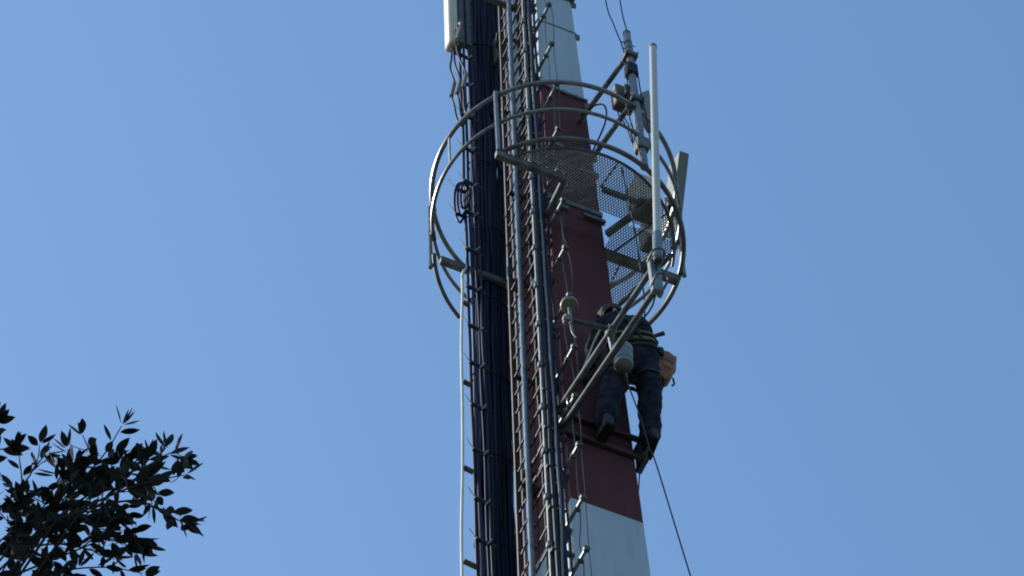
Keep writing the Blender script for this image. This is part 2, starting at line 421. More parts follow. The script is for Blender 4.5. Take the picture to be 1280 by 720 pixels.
# rigging of the bright pipe behind the ladder
cablething('pale_pipe', [P(-(H(z)+.00), -.50+.0*z, z) for z in [.02+1.5*i for i in range(24)]], .017, 'pale_pipe', 'slim pale pinkish pipe standing behind the ladder next to the cable bundle', 'pipe', n=8)
# coil of spare jumper cable
co = thing('cable_coil', P(-.8, -.3, 27.55), 'coiled dark jumper cable tied up to the side cable run', 'cable coil')
for i in range(3):
    pts = []
    for q in range(25):
        a = 2*math.pi*q/24
        pts.append(P(-.79+.05*math.cos(a)*(1-.1*i)+.01*i, -.29+.03*i+.03*math.sin(a), 28.05+(.30-.06*i)*math.sin(a)+.03*math.cos(a*2+i)))
    MB().tube(pts[:-1], .011, 6, closed=True).build('coil_loop', 'cable_navy', co)
for z in (27.75, 28.2):
    MB().bar(P(-.845, -.27, z), P(-.74, -.27, z), .025, .015).build('tie_band', 'cable_black', co, smooth=False)
    MB().tube([P(-.85, -.26, z), P(-.91, -.25, z+.08)], .0035, 4).build('tie_tail', 'cable_grey', co)

# ------------------------------------------------------------------ panel antenna, upper left
pa = thing('panel_antenna', P(-.95, 0, 30.36), 'long cream panel antenna with cables curling under its bottom end', 'antenna')
MB().box(P(-.955, 0, 31.40), T*.045, N*.060, Z*1.04).build('radome', 'radome_cream', pa, smooth=False, bevel=.012)
MB().box(P(-.885, 0, 31.40), T*.024, N*.07, Z*1.0).build('back_plate', 'dark_steel', pa, smooth=False)
MB().tube([P(-.80, 0, 30.5), P(-.80, 0, 32.6)], .03, 10).build('mounting_pipe', 'dark_steel', pa)
for z in (31.75, 32.3):
    MB().bar(P(-.80, 0, z), P(-.17, 0, z), .05, .05).build('support_arm', 'galvanised_dull', pa, smooth=False)
for i, (v, a) in enumerate(((-.06, 0), (0, .05), (.06, .02))):
    pts = smoothline([P(-.93, v, 30.38), P(-.935, v, 30.26), P(-.94+.02*i, v-.02, 30.08), P(-.90+.03*i, v-.03, 29.86-a), P(-.93+.03*i, v-.04, 29.62-a), P(-.90+.02*i, v-.05, 29.45), P(-.87+.01*i, v-.06, 29.2-a), P(-.82, v-.06, 29.12), P(-.79+.01*i, -.12, 29.35), P(-.77, -.2, 29.8), P(-.72, -.25, 30.4)], 5)
    jc = MB().tube(pts, .0095, 6).build('jumper_cable', 'cable_navy' if i else 'cable_plum', pa)
    MB().tube([pts[15], pts[21]], .019, 8).build('connector', 'cable_grey', jc)
    MB().tube(smoothline([P(-.935, v+.07, 30.62), P(-.94, v+.11, 30.55), P(-.945, v+.10, 30.44), P(-.95, v+.05, 30.33)], 5), .012, 6).build('cable_tail', 'tan_plastic', pa)

jb = thing('junction_box', P(-.29, -.38, 31.3), 'dark weathered box fixed between ladder and cable bundle', 'junction box')
MB().box(P(-.29, -.40, 31.62), T*.055, N*.05, Z*.26).build('housing', 'dark_steel', jb, smooth=False, bevel=.01)
MB().bar(P(-.34, -.36, 31.6), P(-.385, -.222, 31.6), .03, .03).build('bracket', 'dark_steel', jb, smooth=False)
for i in range(3):
    MB().tube(smoothline([P(-.32+.03*i, -.40, 31.37), P(-.33+.03*i, -.40, 31.1), P(-.36+.02*i, -.42, 30.8), P(-.40+.02*i, -.44, 30.3)], 4), .009, 6).build('tail_cable', 'cable_black', jb)
# ------------------------------------------------------------------ antenna pole on the handrail
PU, PV = .272, .935
ap = thing('antenna_pole', P(PU, PV, 27.2), 'steel antenna pole clamped to the handrail on two arms', 'pole')
MB().tube([P(PU, PV, 27.22), P(PU, PV, 29.78)], .034, 14).build('pole', 'galvanised', ap)
MB().lathe(P(PU, PV, 29.78), Z, [(.036, 0), (.036, .012), (.02, .02)], 14).build('pole_cap', 'galvanised_dull', ap)
for z, (u, v) in ((29.3, (.12, .20)), (28.42, (.13, .21))):
    MB().tube([P(u, v, z), P(PU-.035, PV-.07, z+.0)], .024, 10).build('support_arm', 'galvanised_dull', ap)
    MB().box(P(PU, PV, z), T*.055, N*.05, Z*.03).build('clamp', 'dark_steel', ap, smooth=False)
    for s in (-1, 1):
        MB().tube([P(PU+s*.045, PV-.075, z), P(PU+s*.045, PV+.075, z)], .006, 5).build('clamp_bolt', 'dark_steel', ap)
for z in (29.56, 29.44): 
    MB().lathe(P(PU, PV, z), Z, [(.037, 0), (.037, .02)], 12).build('hose_band', 'dark_steel', ap)
    MB().tube([P(PU-.06, PV, z+.01), P(PU+.06, PV, z+.01)], .006, 5).build('band_screw', 'dark_steel', ap)
MB().box(P(PU-.005, PV, 29.02), T*.05, N*.045, Z*.10).build('cable_wrap', 'cable_black', ap, smooth=False, bevel=.012)
MB().box(P(PU, PV, 27.6), T*.05, N*.05, Z*.09).build('base_clamp', 'galvanised_dull', ap, smooth=False, bevel=.006)
for du, dv in ((-.05, 0), (.05, .01)):
    MB().tube(smoothline([P(PU+du, PV+dv, 29.1), P(PU+du*1.1, PV+dv, 28.6), P(PU+du*1.6, PV+dv, 28.1), P(PU+du, PV+.05, 27.3)], 4), .006, 5).build('feed_wire', 'cable_black', ap)
ru = thing('radio_unit', P(PU-.03, PV-.11, 28.52), 'brown box shaped radio unit fixed behind the steel antenna pole', 'radio box')
MB().box(P(PU-.035, PV-.145, 28.72), T*.085, N*.055, Z*.16).build('housing', 'box_brown', ru, smooth=False, bevel=.01)
MB().box(P(PU-.02, PV-.062, 28.72), T*.04, N*.028, Z*.08).build('bracket', 'dark_steel', ru, smooth=False)
for i in range(3):
    MB().tube(smoothline([P(PU-.09+.05*i, PV-.15, 28.56), P(PU-.09+.05*i, PV-.15, 28.40), P(PU-.06+.03*i, PV-.10, 28.1), P(PU-.03, PV-.05, 27.5)], 4), .006, 5).build('tail_cable', 'cable_black', ru)
p1 = thing('panel_antenna', P(.42, .78, 28.3), 'short grey panel antenna turned edge on behind the white whip antenna', 'antenna')
MB().prism([P(.335, .80, 28.46), P(.535, .62, 28.62), P(.535, .62, 29.44), P(.335, .80, 28.82)], Vector(T*.05+N*.045)).build('housing', 'panel_grey', p1, smooth=False, bevel=.008)
MB().bar(P(PU, PV, 28.6), P(.40, .815, 28.6), .03, .03).build('bracket', 'dark_steel', p1, smooth=False)
p2 = thing('panel_antenna', P(1.0, 0, 28.05), 'small grey panel antenna tilted sideways outside the handrail', 'antenna')
pt, pb = P(1.07, .20, 29.34), P(1.09, -.13, 28.62)
ax = pt-pb; L2 = ax.length; ax.normalize(); dx = (T-ax*T.dot(ax)).normalized(); sx = ax.cross(dx)
MB().box((pt+pb)/2, ax*(L2/2), sx*.12, dx*.045).build('housing', 'panel_grey', p2, smooth=False, bevel=.01)
MB().tube([P(1.015, -.02, 28.05), P(1.015, -.02, 28.95)], .018, 8).build('mast_tube', 'galvanised', p2)
MB().box(P(1.037, -.01, 28.80), T*.03, N*.03, Z*.03).build('bracket', 'dark_steel', p2, smooth=False)
for (u, v, a, b, c, lab) in ((.45, .56, .10, .11, .22, 'beige equipment box standing on the mesh floor below the antenna pole'), (.62, .30, .06, .09, .18, 'smaller beige equipment box on the mesh floor by the rail')):
    e = thing('equipment_box', P(u, v, ZF+.006), lab, 'equipment box')
    MB().box(P(u, v, ZF+.012+c), T*a, N*b, Z*c).build('housing', 'box_beige', e, smooth=False, bevel=.01)
    MB().box(P(u, v, ZF+.014), T*(a*.8), N*(b*.8), Z*.006).build('foot_plate', 'dark_steel', e, smooth=False)
for (pts, lab) in (([P(.52, .155, 34.47), P(.477, .302, 32.0), P(.40, .52, 30.95), P(.30, .80, 29.75), P(.262, .86, 29.2), P(.245, .90, 28.9)], 'slack dark wire dropping onto the wrapped middle of the antenna pole'), ([P(.66, .20, 34.47), P(.485, .544, 31.5), P(.37, .75, 30.6), P(PU+.01, PV, 29.80)], 'taut dark wire leading up from the top of the antenna pole')):
    cablething('stay_wire', smoothline(pts, 8), .0065, 'rope_dark', lab, 'wire', n=5)
# cable loop beside the platform arm
cablething('cable_loop', smoothline([P(.10, .30, 29.25), P(.14, .50, 29.1), P(.17, .60, 28.9), P(.16, .58, 28.6), P(.13, .30, 28.44)], 6), .008, 'cable_black', 'short black cable hanging between the two pole support arms', 'cable')

# ------------------------------------------------------------------ outrigger arms with collar, whip antenna
ZA, ZB = 24.02, 23.76
og = thing('antenna_outrigger', P(-.3, .3, ZB), 'pair of galvanised outrigger arms clamped to the mast by a square collar', 'bracket')
for zz in (ZA, ZB):
    h = H(zz)
    for s, (a, b, c, d) in enumerate(((-h-.09, h+.028, h+.10, h+.028), (-h-.09, -h-.028, h+.10, -h-.028))):
        MB().bar(P(a, b-.008 if s == 0 else b, zz), P(c, d-.008 if s == 0 else d, zz), .034 if s == 0 else .05, .045).build('collar_bar', 'collar_paint', og, smooth=False, bevel=.004)
    for uu in (-h-.06, h+.055):
        MB().tube([P(uu, h+.12, zz), P(uu, -h-.10, zz)], .011, 6).build('threaded_rod', 'dark_steel', og)
        MB().tube([P(uu, h+.055, zz), P(uu, h+.075, zz)], .022, 6).build('nut', 'dark_steel', og)
MB().box(P(H(24)+.075, H(24)-.02, 23.89), T*.018, N*.06, Z*.17).build('corner_plate', 'dark_steel', og, smooth=False)
MB().tube([P(-.345, .16, ZA), P(-.18, 1.60, ZA)], .024, 10).build('arm', 'arm_steel', og)
MB().tube([P(-.335, .16, ZB), P(-.16, 1.60, ZB)], .024, 10).build('arm', 'arm_steel', og)
MB().box(P(-.165, 1.610, 23.91), T*.042, N*.025, Z*.24).build('end_plate', 'galvanised', og, smooth=False, bevel=.006)
for zz in (23.74, 24.11):
    MB().tube(smoothline([P(-.21, 1.60, zz), P(-.21, 1.70, zz), P(-.165, 1.735, zz), P(-.12, 1.70, zz), P(-.12, 1.56, zz)], 4), .009, 6).build('u_bolt', 'galvanised_dull', og)
    MB().tube([P(-.12, 1.59, zz), P(-.12, 1.55, zz)], .018, 6).build('nut', 'dark_steel', og)
MB().box(P(-.245, 1.03, ZA), T*.03, N*.04, Z*.035).build('cross_clamp', 'galvanised', og, smooth=False, bevel=.005)
MB().bar(P(-.25, 1.0, ZA-.02), P(-.235, 1.0, ZB+.02), .02, .012).build('tie_bar', 'galvanised', og, smooth=False)
wa0, wa1 = P(-.160, 1.668, 24.07), P(.058, 1.668, 27.86); wd = (wa1-wa0).normalized(); WL = (wa1-wa0).length
wa = thing('whip_antenna', wa0, 'long slender white tube antenna standing on the outrigger end', 'antenna')
MB().tube([wa0+wd*.40, wa0+wd*(WL-.03)], .030, 18).build('radome_tube', 'radome_white', wa)
MB().lathe(wa0+wd*(WL-.03), wd, [(.0325, 0), (.0325, .035), (.022, .05)], 18).build('end_cap', 'panel_grey', wa)
MB().lathe(wa0, wd, [(.033, 0), (.036, .02), (.036, .38), (.032, .41)], 18).build('base_sleeve', 'galvanised', wa)
MB().tube([wa0-wd*.03, wa0+wd*.01], .03, 12).build('base_plug', 'dark_steel', wa)
MB().tube(smoothline([wa0-wd*.02, wa0-wd*.10+N*-.03, P(-.15, 1.5, ZB-.07), P(-.2, 1.2, ZB-.05), P(-.28, .6, ZB-.05), P(-.34, .32, ZB-.05)], 4), .007, 5).build('feed_cable', 'cable_black', wa)
# mushroom shaped antenna on a side bar of the upper arm
MU = P(-.545, 1.0, 24.24)
mu = thing('mushroom_antenna', MU, 'small round mushroom shaped antenna on a side bar of the outrigger', 'antenna')
MB().lathe(MU, Z, [(.025, -.01), (.062, 0), (.067, .012), (.060, .045), (.04, .075), (.012, .09)], 20).build('dome', 'tan_plastic', mu)
st_ = MB().tube([MU-Z*.0, MU-Z*.27], .0135, 10).build('stem', 'galvanised', mu)
MB().tube([P(-.60, .99, 24.04), P(-.20, 1.03, 24.06)], .019, 10).build('side_bar', 'dark_steel', mu)
MB().tube(smoothline([MU-Z*.27, MU-Z*.34, MU-Z*.40+T*.01, MU-Z*.44+T*.035], 4), .0065, 6).build('pigtail', 'cable_grey', mu)
MB().box(P(-.56, .985, 24.05), T*.03, N*.028, Z*.04).build('clamp', 'tan_plastic', mu, smooth=False, bevel=.005)

# ------------------------------------------------------------------ person hanging at the shaded face
pe = thing('person', P(.15, .32, 23.72), 'person in dark navy work clothes and harness leaning back from the mast', 'person')
BASE = root_loc(pe)
J = {}; SK = []; ED = []
def jn(n, p, r, par=None):
    J[n] = len(SK); SK.append((P(*p)-BASE, r))
    if par: ED.append((J[par], J[n]))
jn('pelvis', (.225, .47, 24.77), (.160, .135))
jn('spine', (.205, .54, 24.92), (.158, .135), 'pelvis'); jn('chest', (.14, .575, 25.06), (.175, .140), 'spine')
jn('neckbase', (.105, .555, 25.17), (.085, .075), 'chest'); jn('neck', (.09, .54, 25.235), (.058, .058), 'neckbase')
jn('skull', (.062, .495, 25.315), (.088, .082), 'neck'); jn('brow', (.048, .455, 25.345), (.078, .078), 'skull')
for s, pts in (('l', ((.145, .45, 24.70), (.085, .46, 24.48), (.037, .435, 24.26), (.010, .40, 24.02), (-.008, .36, 23.82))), ('r', ((.31, .50, 24.70), (.318, .515, 24.48), (.325, .485, 24.27), (.338, .43, 24.06), (.350, .37, 23.87)))):
    par = 'pelvis'
    for i, (p, r) in enumerate(zip(pts, (.112, .100, .084, .082, .072))):
        jn(s+'leg%d' % i, p, (r, r), par); par = s+'leg%d' % i
for s, pts in (('l', ((-.02, .53, 25.10), (-.058, .475, 24.97), (-.072, .440, 24.86), (-.082, .385, 24.76), (-.088, .335, 24.68))), ('r', ((.272, .605, 25.10), (.325, .56, 24.98), (.352, .50, 24.89), (.33, .42, 24.93), (.295, .355, 24.98)))):
    par = 'chest'
    for i, (p, r) in enumerate(zip(pts, (.086, .066, .058, .050, .036))):
        jn(s+'arm%d' % i, p, (r, r), par); par = s+'arm%d' % i
me = bpy.data.meshes.new('skeleton'); me.from_pydata([v for v, r in SK], ED, [])
tmp = bpy.data.objects.new('skeleton', me); COL.objects.link(tmp)
sk = tmp.modifiers.new('skin', 'SKIN'); sk.use_smooth_shade = True
lay = me.skin_vertices[0] if me.skin_vertices else None
if lay is None:
    bm = bmesh.new(); bm.from_mesh(me); bm.verts.layers.skin.verify(); bm.to_mesh(me); bm.free(); lay = me.skin_vertices[0]
for i, (v, r) in enumerate(SK):
    lay.data[i].radius = (r[0]*(1.1 if i < 4 or i > 6 else 1), r[1]*(1.1 if i < 4 or i > 6 else 1)); lay.data[i].use_root = (i == 0)
ss = tmp.modifiers.new('sub', 'SUBSURF'); ss.levels = 3; ss.render_levels = 3
dg = bpy.context.evaluated_depsgraph_get(); dg.update()
body = bpy.data.meshes.new_from_object(tmp.evaluated_get(dg)); body.name = 'body'
bpy.data.objects.remove(tmp)
bm = bmesh.new(); bm.from_mesh(body)
headc = P(.062, .495, 25.315)-BASE
for v in bm.verts:
    nz = noise.noise(v.co*9)*.016 + noise.noise(Vector((v.co.x*16, v.co.y*16, v.co.z*34))+Vector((3, 1, 7)))*.011
    if (v.co-headc).length > .14: v.co += v.normal*nz
# nose, ears and fingers belong to the same body mesh
def add_ell(c, rx, ry, rz, ax):
    r = bmesh.ops.create_uvsphere(bm, u_segments=10, v_segments=8, radius=1)
    for v in r['verts']: v.co = c + ax[0]*v.co.x*rx + ax[1]*v.co.y*ry + ax[2]*v.co.z*rz
face = (-N*.80 - Z*.35 - T*.2).normalized(); fx = face.cross(Z).normalized(); fz = fx.cross(face)
hc = P(.050, .468, 25.335)-BASE
add_ell(hc+face*.088-fz*.012, .012, .018, .020, (fx, face, fz))
for s in (-1, 1): add_ell(hc+fx*.080*s-face*.015, .010, .020, .032, (fx, face, fz))
add_ell(hc+face*.045-fz*.06, .045, .04, .035, (fx, face, fz))
def fingers(wrist, d, nrm, side):
    d = d.normalized(); nrm = nrm.normalized(); x = d.cross(nrm).normalized()*side
    add_ell(wrist+d*.045, .038, .05, .016, (x, d, nrm))
    for i in range(5):
        if i == 4: base = wrist+d*.025+x*.036; dirs = [(d*.55+x*.8).normalized(), (d*.8+x*.45+nrm*.3).normalized(), (d*.8+x*.1+nrm*.6).normalized()]; L = (.032, .028, .022)
        else: base = wrist+d*.085+x*(.028-.019*i); dirs = [(d+nrm*.15).normalized(), (d*.5+nrm*.85).normalized(), (nrm-d*.45).normalized()]; L = [(.040, .042, .039, .032)[i]*q for q in (1, .72, .58)]
        p = base; ring_prev = None
        pts = [p]
        for dd, l in zip(dirs, L): p = p+dd*l; pts.append(p)
        m_ = MB().tube(pts, [.0095, .009, .008, .0065], 6)
        vs = [bm.verts.new(v) for v in m_.v]
        for f in m_.f:
            try: bm.faces.new([vs[q] for q in f])
            except Exception: pass
wl = P(-.090, .325, 24.665)-BASE; wr = P(.29, .345, 24.985)-BASE
fingers(wl, (-N*.75-Z*.6), T, 1); fingers(wr, (-N*.9+Z*.2-T*.2), -Z, -1)
bmesh.ops.recalc_face_normals(bm, faces=bm.faces)
for f in bm.faces:
    c = f.calc_center_median(); f.smooth = True
    f.material_index = 1 if ((c-headc).length < .15 and c.z > (25.225-BASE.z)) or (c-wl).length < .028 or (c-wl-(-N*.06-Z*.05)).length < .085 or (c-wr-(-N*.06)).length < .095 else 0
bm.to_mesh(body); 
from mathutils.bvhtree import BVHTree
bvh = BVHTree.FromBMesh(bm); bm.free()
body.materials.clear(); body.materials.append(MATS['cloth_navy']); body.materials.append(MATS['skin'])
bo = place('body', body, pe)
# hair
hm = bmesh.new(); bmesh.ops.create_icosphere(hm, subdivisions=4, radius=1)
hb = headc + Vector((0, 0, .012))
for v in list(hm.verts):
    c = fx*v.co.x*.100 + face*v.co.y*.112 + fz*v.co.z*.104
    v.co = hb + face*-.004 + c*(1+.06*noise.noise(c*60))
bmesh.ops.delete(hm, geom=[v for v in hm.verts if (v.co-hb).dot(face) > .035 and (v.co-hb).dot(fz) < .055 or (v.co-hb).dot(fz) < -.065], context='VERTS')
hme = bpy.data.meshes.new('hair'); hm.to_mesh(hme); hm.free(); hme.materials.append(MATS['hair'])
hme.polygons.foreach_set('use_smooth', [True]*len(hme.polygons))
place('hair', hme, pe)
# boots
def boot(ank, toe, name='boot'):
    a = P(*ank)-BASE; t = P(*toe)-BASE; d = (t-a); d.z = 0; d.normalize(); x = d.cross(Z); rs = []
    for s, w_, top, bot in ((-.065, .028, .05, -.06), (-.05, .040, .10, -.075), (-.01, .042, .12, -.075), (.04, .040, .055, -.072), (.08, .043, .012, -.072), (.115, .040, -.01, -.070), (.14, .024, -.03, -.062)):
        c = a+d*s; rs.append([c+x*w_*math.cos(q)+Z*((top+bot)/2+(top-bot)/2*math.sin(q)) for q in [2*math.pi*k/12 for k in range(12)]])
    m_ = MB(); m_.rings([[p+BASE for p in r] for r in rs]); b = m_.build(name, 'boot_leather', pe)
    m_ = MB(); m_.bar(a+BASE-d*.06-Z*.078, a+BASE+d*.13-Z*.078, .072, .018); m_.build('sole', 'rubber', b, smooth=False, bevel=.005)
boot((-.010, .40, 23.845), (-.02, .2, 23.845)); boot((.352, .40, 23.885), (.37, .2, 23.885))
# harness webbing wrapped on the body surface
def wrap(center, axis, half, m, name, span=(0, 360), n=40, off=.007, rad=.195):
    axis = axis.normalized(); x = axis.orthogonal().normalized(); y = axis.cross(x); rows = []
    for q in range(n+1):
        a = math.radians(span[0]+(span[1]-span[0])*q/n); d = x*math.cos(a)+y*math.sin(a); row = []
        for h_ in (-half, half):
            c = center+axis*h_; hit = bvh.ray_cast(c+d*rad, -d, rad)
            row.append((hit[0] if hit[0] else c+d*.15)+d*off)
        rows.append(row)
    m_ = MB(); o = 0
    for row in rows: m_.v += [row[0]+BASE, row[1]+BASE]
    for i in range(n): m_.f.append((2*i, 2*i+1, 2*i+3, 2*i+2))
    ob = m_.build(name, m, pe)
    sol = ob.modifiers.new('thick', 'SOLIDIFY'); sol.thickness = .006; sol.offset = 1
    return ob
sp = (P(.14, .575, 25.06)-P(.225, .47, 24.77))
wrap(P(.21, .525, 24.895)-BASE, sp, .020, 'webbing_tan', 'belt'); wrap(P(.195, .545, 24.955)-BASE, sp, .012, 'webbing_tan', 'belt')
wrap(P(.218, .505, 24.84)-BASE, sp, .016, 'webbing_black', 'belt')
wrap(P(.115, .435, 24.50)-BASE, P(.145, .43, 24.60)-P(.06, .44, 24.40), .016, 'webbing_black', 'leg_loop', rad=.16)
wrap(P(.315, .49, 24.50)-BASE, P(.31, .48, 24.60)-P(.32, .49, 24.40), .016, 'webbing_black', 'leg_loop', rad=.16)
for s, (a, b, c, d) in enumerate((((.02, .66, 25.17), (.10, .72, 25.02), (.17, .68, 24.92), (.21, .64, 24.84)), ((.22, .70, 25.17), (.17, .735, 25.02), (.15, .69, 24.92), (.14, .62, 24.82)))):
    m_ = MB()
    pts = []
    for p in smoothline([P(*a), P(*b), P(*c), P(*d)], 5):
        hit = bvh.find_nearest(p-BASE)
        pts.append(hit[0]+hit[1]*.008+BASE)
    m_.tube(pts, .016, 6); m_.build('shoulder_strap', 'webbing_black', pe)
MB().lathe(P(.045, .60, 25.24), N, [(.012, 0), (.016, .012), (.010, .022)], 10).build('strap_buckle', 'radome_white', pe)
# silver bucket
BK = P(.055, .635, 24.36)
bk = thing('tool_bucket', BK, 'round silver metal bucket hanging from the back of the belt', 'bucket')
MB().lathe(BK, Z+T*.04-N*.10, [(.060, 0), (.066, .004), (.070, .02), (.082, .27), (.086, .275), (.086, .285), (.080, .285), (.066, .03)], 28).build('pail', 'bucket_metal', bk)
for hh_ in (.05, .20):
    MB().lathe(BK+(Z+T*.04-N*.10).normalized()*hh_, Z+T*.04-N*.10, [(.0705+.043*hh_, -.004), (.0745+.043*hh_, 0), (.0705+.043*hh_, .004)], 24).build('band', 'galvanised_dull', bk)
MB().tube(smoothline([BK+Vector((0, 0, .28))+T*.084, BK+Z*.38+T*.05, BK+Z*.43-N*.04, BK+Z*.38-T*.05, BK+Z*.28-T*.084], 5), .004, 5).build('bail_handle', 'galvanised', bk)
# leather pouch
BG = P(.432, .53, 24.70)
tb = thing('tool_pouch', BG, 'orange brown leather tool pouch with ragged top on the hip', 'tool pouch')
rs = []
for zz, a, b in ((-.16, .052, .034), (-.14, .074, .052), (-.02, .086, .062), (.10, .090, .066), (.22, .082, .060)):
    rs.append([BG+Z*zz+T*(a*math.copysign(abs(math.cos(q))**.6, math.cos(q)))+N*(b*math.copysign(abs(math.sin(q))**.6, math.sin(q)))+T*.02*zz/.1+(Z*(.028*math.sin(5*q)+.02*math.sin(3*q+1)) if zz > .15 else Z*0) for q in [2*math.pi*k/24 for k in range(24)]])
MB().rings(rs).build('pouch', 'leather', tb)
MB().rings([[BG+Z*zz+T*(k_*.097*math.cos(q)+.02*zz/.1)+N*(k_*.072*math.sin(q)) for q in [math.radians(a) for a in range(0, 360, 20)]] for zz, k_ in ((.055, .99), (.06, 1.02), (.085, 1.02), (.09, .99))]).build('pouch_strap', 'boot_leather', tb)
MB().box(BG+Z*.02+N*.062+T*.01, T*.035, N*.008, Z*.05).build('pocket', 'leather', tb, smooth=False, bevel=.006)
MB().box(BG+Z*.09-T*.085, T*.01, N*.035, Z*.11).build('belt_loop', 'webbing_black', tb, smooth=False)
MB().tube(smoothline([BG+Z*-.04+T*.085, BG-Z*.12+T*.09, BG-Z*.16+T*.07], 4), .008, 5).build('dangling_strap', 'webbing_black', tb)
HM = P(.33, .63, 24.98)
hmr = thing('hammer', HM, 'short tool with dark red handle sticking out of the belt', 'tool')
MB().tube([P(.27, .60, 24.97), P(.335, .645, 24.985)], .012, 8).build('shank', 'dark_steel', hmr)
MB().tube([P(.335, .645, 24.985), P(.40, .69, 25.0)], [.015, .019], 8).build('handle', 'red_handle', hmr)
MB().box(P(.40, .60, 24.86), T*.022, N*.02, Z*.05).build('holster', 'webbing_black', hmr, smooth=False, bevel=.006)
# ropes
cablething('hanging_rope', smoothline([P(.13, .60, 24.62), P(.095, .605, 24.40), P(.095, .60, 24.18), P(.176, .575, 23.82), P(.238, .55, 23.45), P(.285, .54, 23.25), P(.466, .50, 22.0), P(.66, .49, 20.5), P(.95, .55, 13), P(1.4, .7, 5), P(1.6, .8, .02)], 8), .0055, 'rope_dark', 'long dark rope hanging from the person down past the mast', 'rope')
cablething('safety_rope', smoothline([P(.10, .87, 27.20), P(.19, .80, 26.3), P(.26, .70, 25.5), P(.27, .63, 25.10)], 6), .006, 'rope_dark', 'short safety rope dropping from the platform to the person', 'rope')
cablething('tag_line', smoothline([P(H(24)+.085, .20, 24.03), P(H(23.7)+.07, .19, 23.7), P(H(23.3)+.03, .20, 23.35), P(H(23)+.012, .21, 23.05)], 8), .005, 'rope_dark', 'short loose end of thin dark line below the right end of the collar', 'rope')
lan = thing('lanyard', P(-.30, .42, 23.95), 'pale twisted lanyard stretched from the shoulder to the stand off rods', 'lanyard')
MB().tube(smoothline([P(-.045, .56, 25.03), P(-.095, .53, 24.86), P(-.125, .47, 24.72), P(-.20, .45, 24.40), P(-.30, .43, 24.02)], 6), .0085, 6).build('webbing', 'rope_pale', lan)
MB().tube(smoothline([P(-.31, .44, 24.0), P(-.33, .44, 23.94), P(-.31, .42, 23.89), P(-.285, .42, 23.94)], 4), .006, 6).build('snap_hook', 'galvanised', lan)

# ------------------------------------------------------------------ tree
TWIGS = [
    [(-1.99, -7.36, 11.37), (-1.75, -7.51, 11.53), (-1.66, -7.63, 11.62), (-1.67, -7.69, 11.67)],
    [(-1.85, -7.38, 11.56), (-1.67, -7.52, 11.70), (-1.57, -7.59, 11.79), (-1.51, -7.65, 11.86)],
    [(-1.80, -7.32, 11.80), (-1.59, -7.47, 11.80), (-1.44, -7.55, 11.75), (-1.34, -7.63, 11.69), (-1.29, -7.66, 11.60)],
    [(-1.69, -7.62, 11.35), (-1.47, -7.63, 11.49), (-1.36, -7.60, 11.58), (-1.30, -7.56, 11.66)],
    [(-1.64, -7.52, 11.56), (-1.47, -7.56, 11.53), (-1.37, -7.55, 11.47), (-1.31, -7.55, 11.40), (-1.27, -7.57, 11.34)],
    [(-2.09, -7.18, 12.06), (-1.94, -7.27, 12.13), (-1.87, -7.34, 12.18), (-1.85, -7.40, 12.21)],
    [(-2.05, -7.42, 12.04), (-1.98, -7.47, 12.07), (-1.93, -7.47, 12.08)],
    [(-2.01, -7.57, 11.93), (-1.925, -7.685, 11.89)],
    [(-1.92, -7.20, 11.71), (-1.74, -7.19, 11.84), (-1.62, -7.16, 11.95), (-1.55, -7.06, 12.01)],
    [(-2.01, -7.22, 11.59), (-1.80, -7.21, 11.69), (-1.63, -7.17, 11.76), (-1.51, -7.10, 11.81)],
    [(-1.97, -7.23, 11.76), (-1.81, -7.40, 11.77), (-1.72, -7.54, 11.75), (-1.62, -7.64, 11.70)],
    [(-1.88, -7.13, 11.81), (-1.71, -7.25, 11.94), (-1.60, -7.30, 12.02), (-1.54, -7.38, 12.09)],
    [(-1.99, -7.42, 11.48), (-1.85, -7.54, 11.45), (-1.80, -7.68, 11.41)],
    [(-1.83, -7.23, 12.00), (-1.67, -7.23, 12.02), (-1.56, -7.17, 11.99), (-1.53, -7.14, 11.97)],
    [(-1.72, -7.35, 11.93), (-1.60, -7.36, 12.06), (-1.47, -7.33, 12.17), (-1.43, -7.31, 12.27)],
    [(-2.02, -7.24, 11.80), (-1.88, -7.21, 11.93), (-1.76, -7.17, 12.05), (-1.66, -7.11, 12.15)],
    [(-1.88, -7.38, 11.57), (-1.76, -7.34, 11.66), (-1.64, -7.26, 11.72), (-1.59, -7.19, 11.77)],
    [(-1.71, -7.48, 11.72), (-1.57, -7.45, 11.85), (-1.46, -7.37, 11.94), (-1.45, -7.28, 12.01)],
]
TB = Vector((-3.3, -5.9, 0))
tr = thing('broadleaf_tree', TB, 'leafy tree with small pointed dark leaves below the mast', 'tree')
trunk = [TB, TB+Vector((.05, -.05, 2.5)), TB+Vector((.0, -.15, 5.2)), TB+Vector((.2, -.3, 7.6)), TB+Vector((.45, -.6, 9.4))]
MB().tube(smoothline(trunk, 5), [.19-.125*i/20 for i in range(21)], 10).build('trunk', 'bark', tr)
hub = Vector((-2.45, -6.85, 10.9))
lm = [TB+Vector((.45, -.6, 9.3)), Vector((-2.7, -6.65, 10.2)), hub]
MB().tube(smoothline(lm, 5), [.065-.035*i/10 for i in range(11)], 8).build('limb', 'bark', tr)
for q in ((-4.6, -5.2, 10.6), (-3.4, -4.6, 11.0), (-3.9, -6.9, 10.2), (-2.9, -5.6, 11.6)):
    e = Vector(q); s_ = TB+Vector((.2, -.3, 7.6)); MB().tube(smoothline([s_, s_.lerp(e, .5)+Vector((0, 0, .3)), e], 5), [.06-.045*i/10 for i in range(11)], 7).build('limb', 'bark', tr)
cw = MB()
leafpos = []
def leaf_frame(p, d, L):
    d = d.normalized(); a = Vector((random.uniform(-1, 1), random.uniform(-1, 1), random.uniform(-.3, 1))); x = d.cross(a).normalized(); leafpos.append((p, d, x, L))
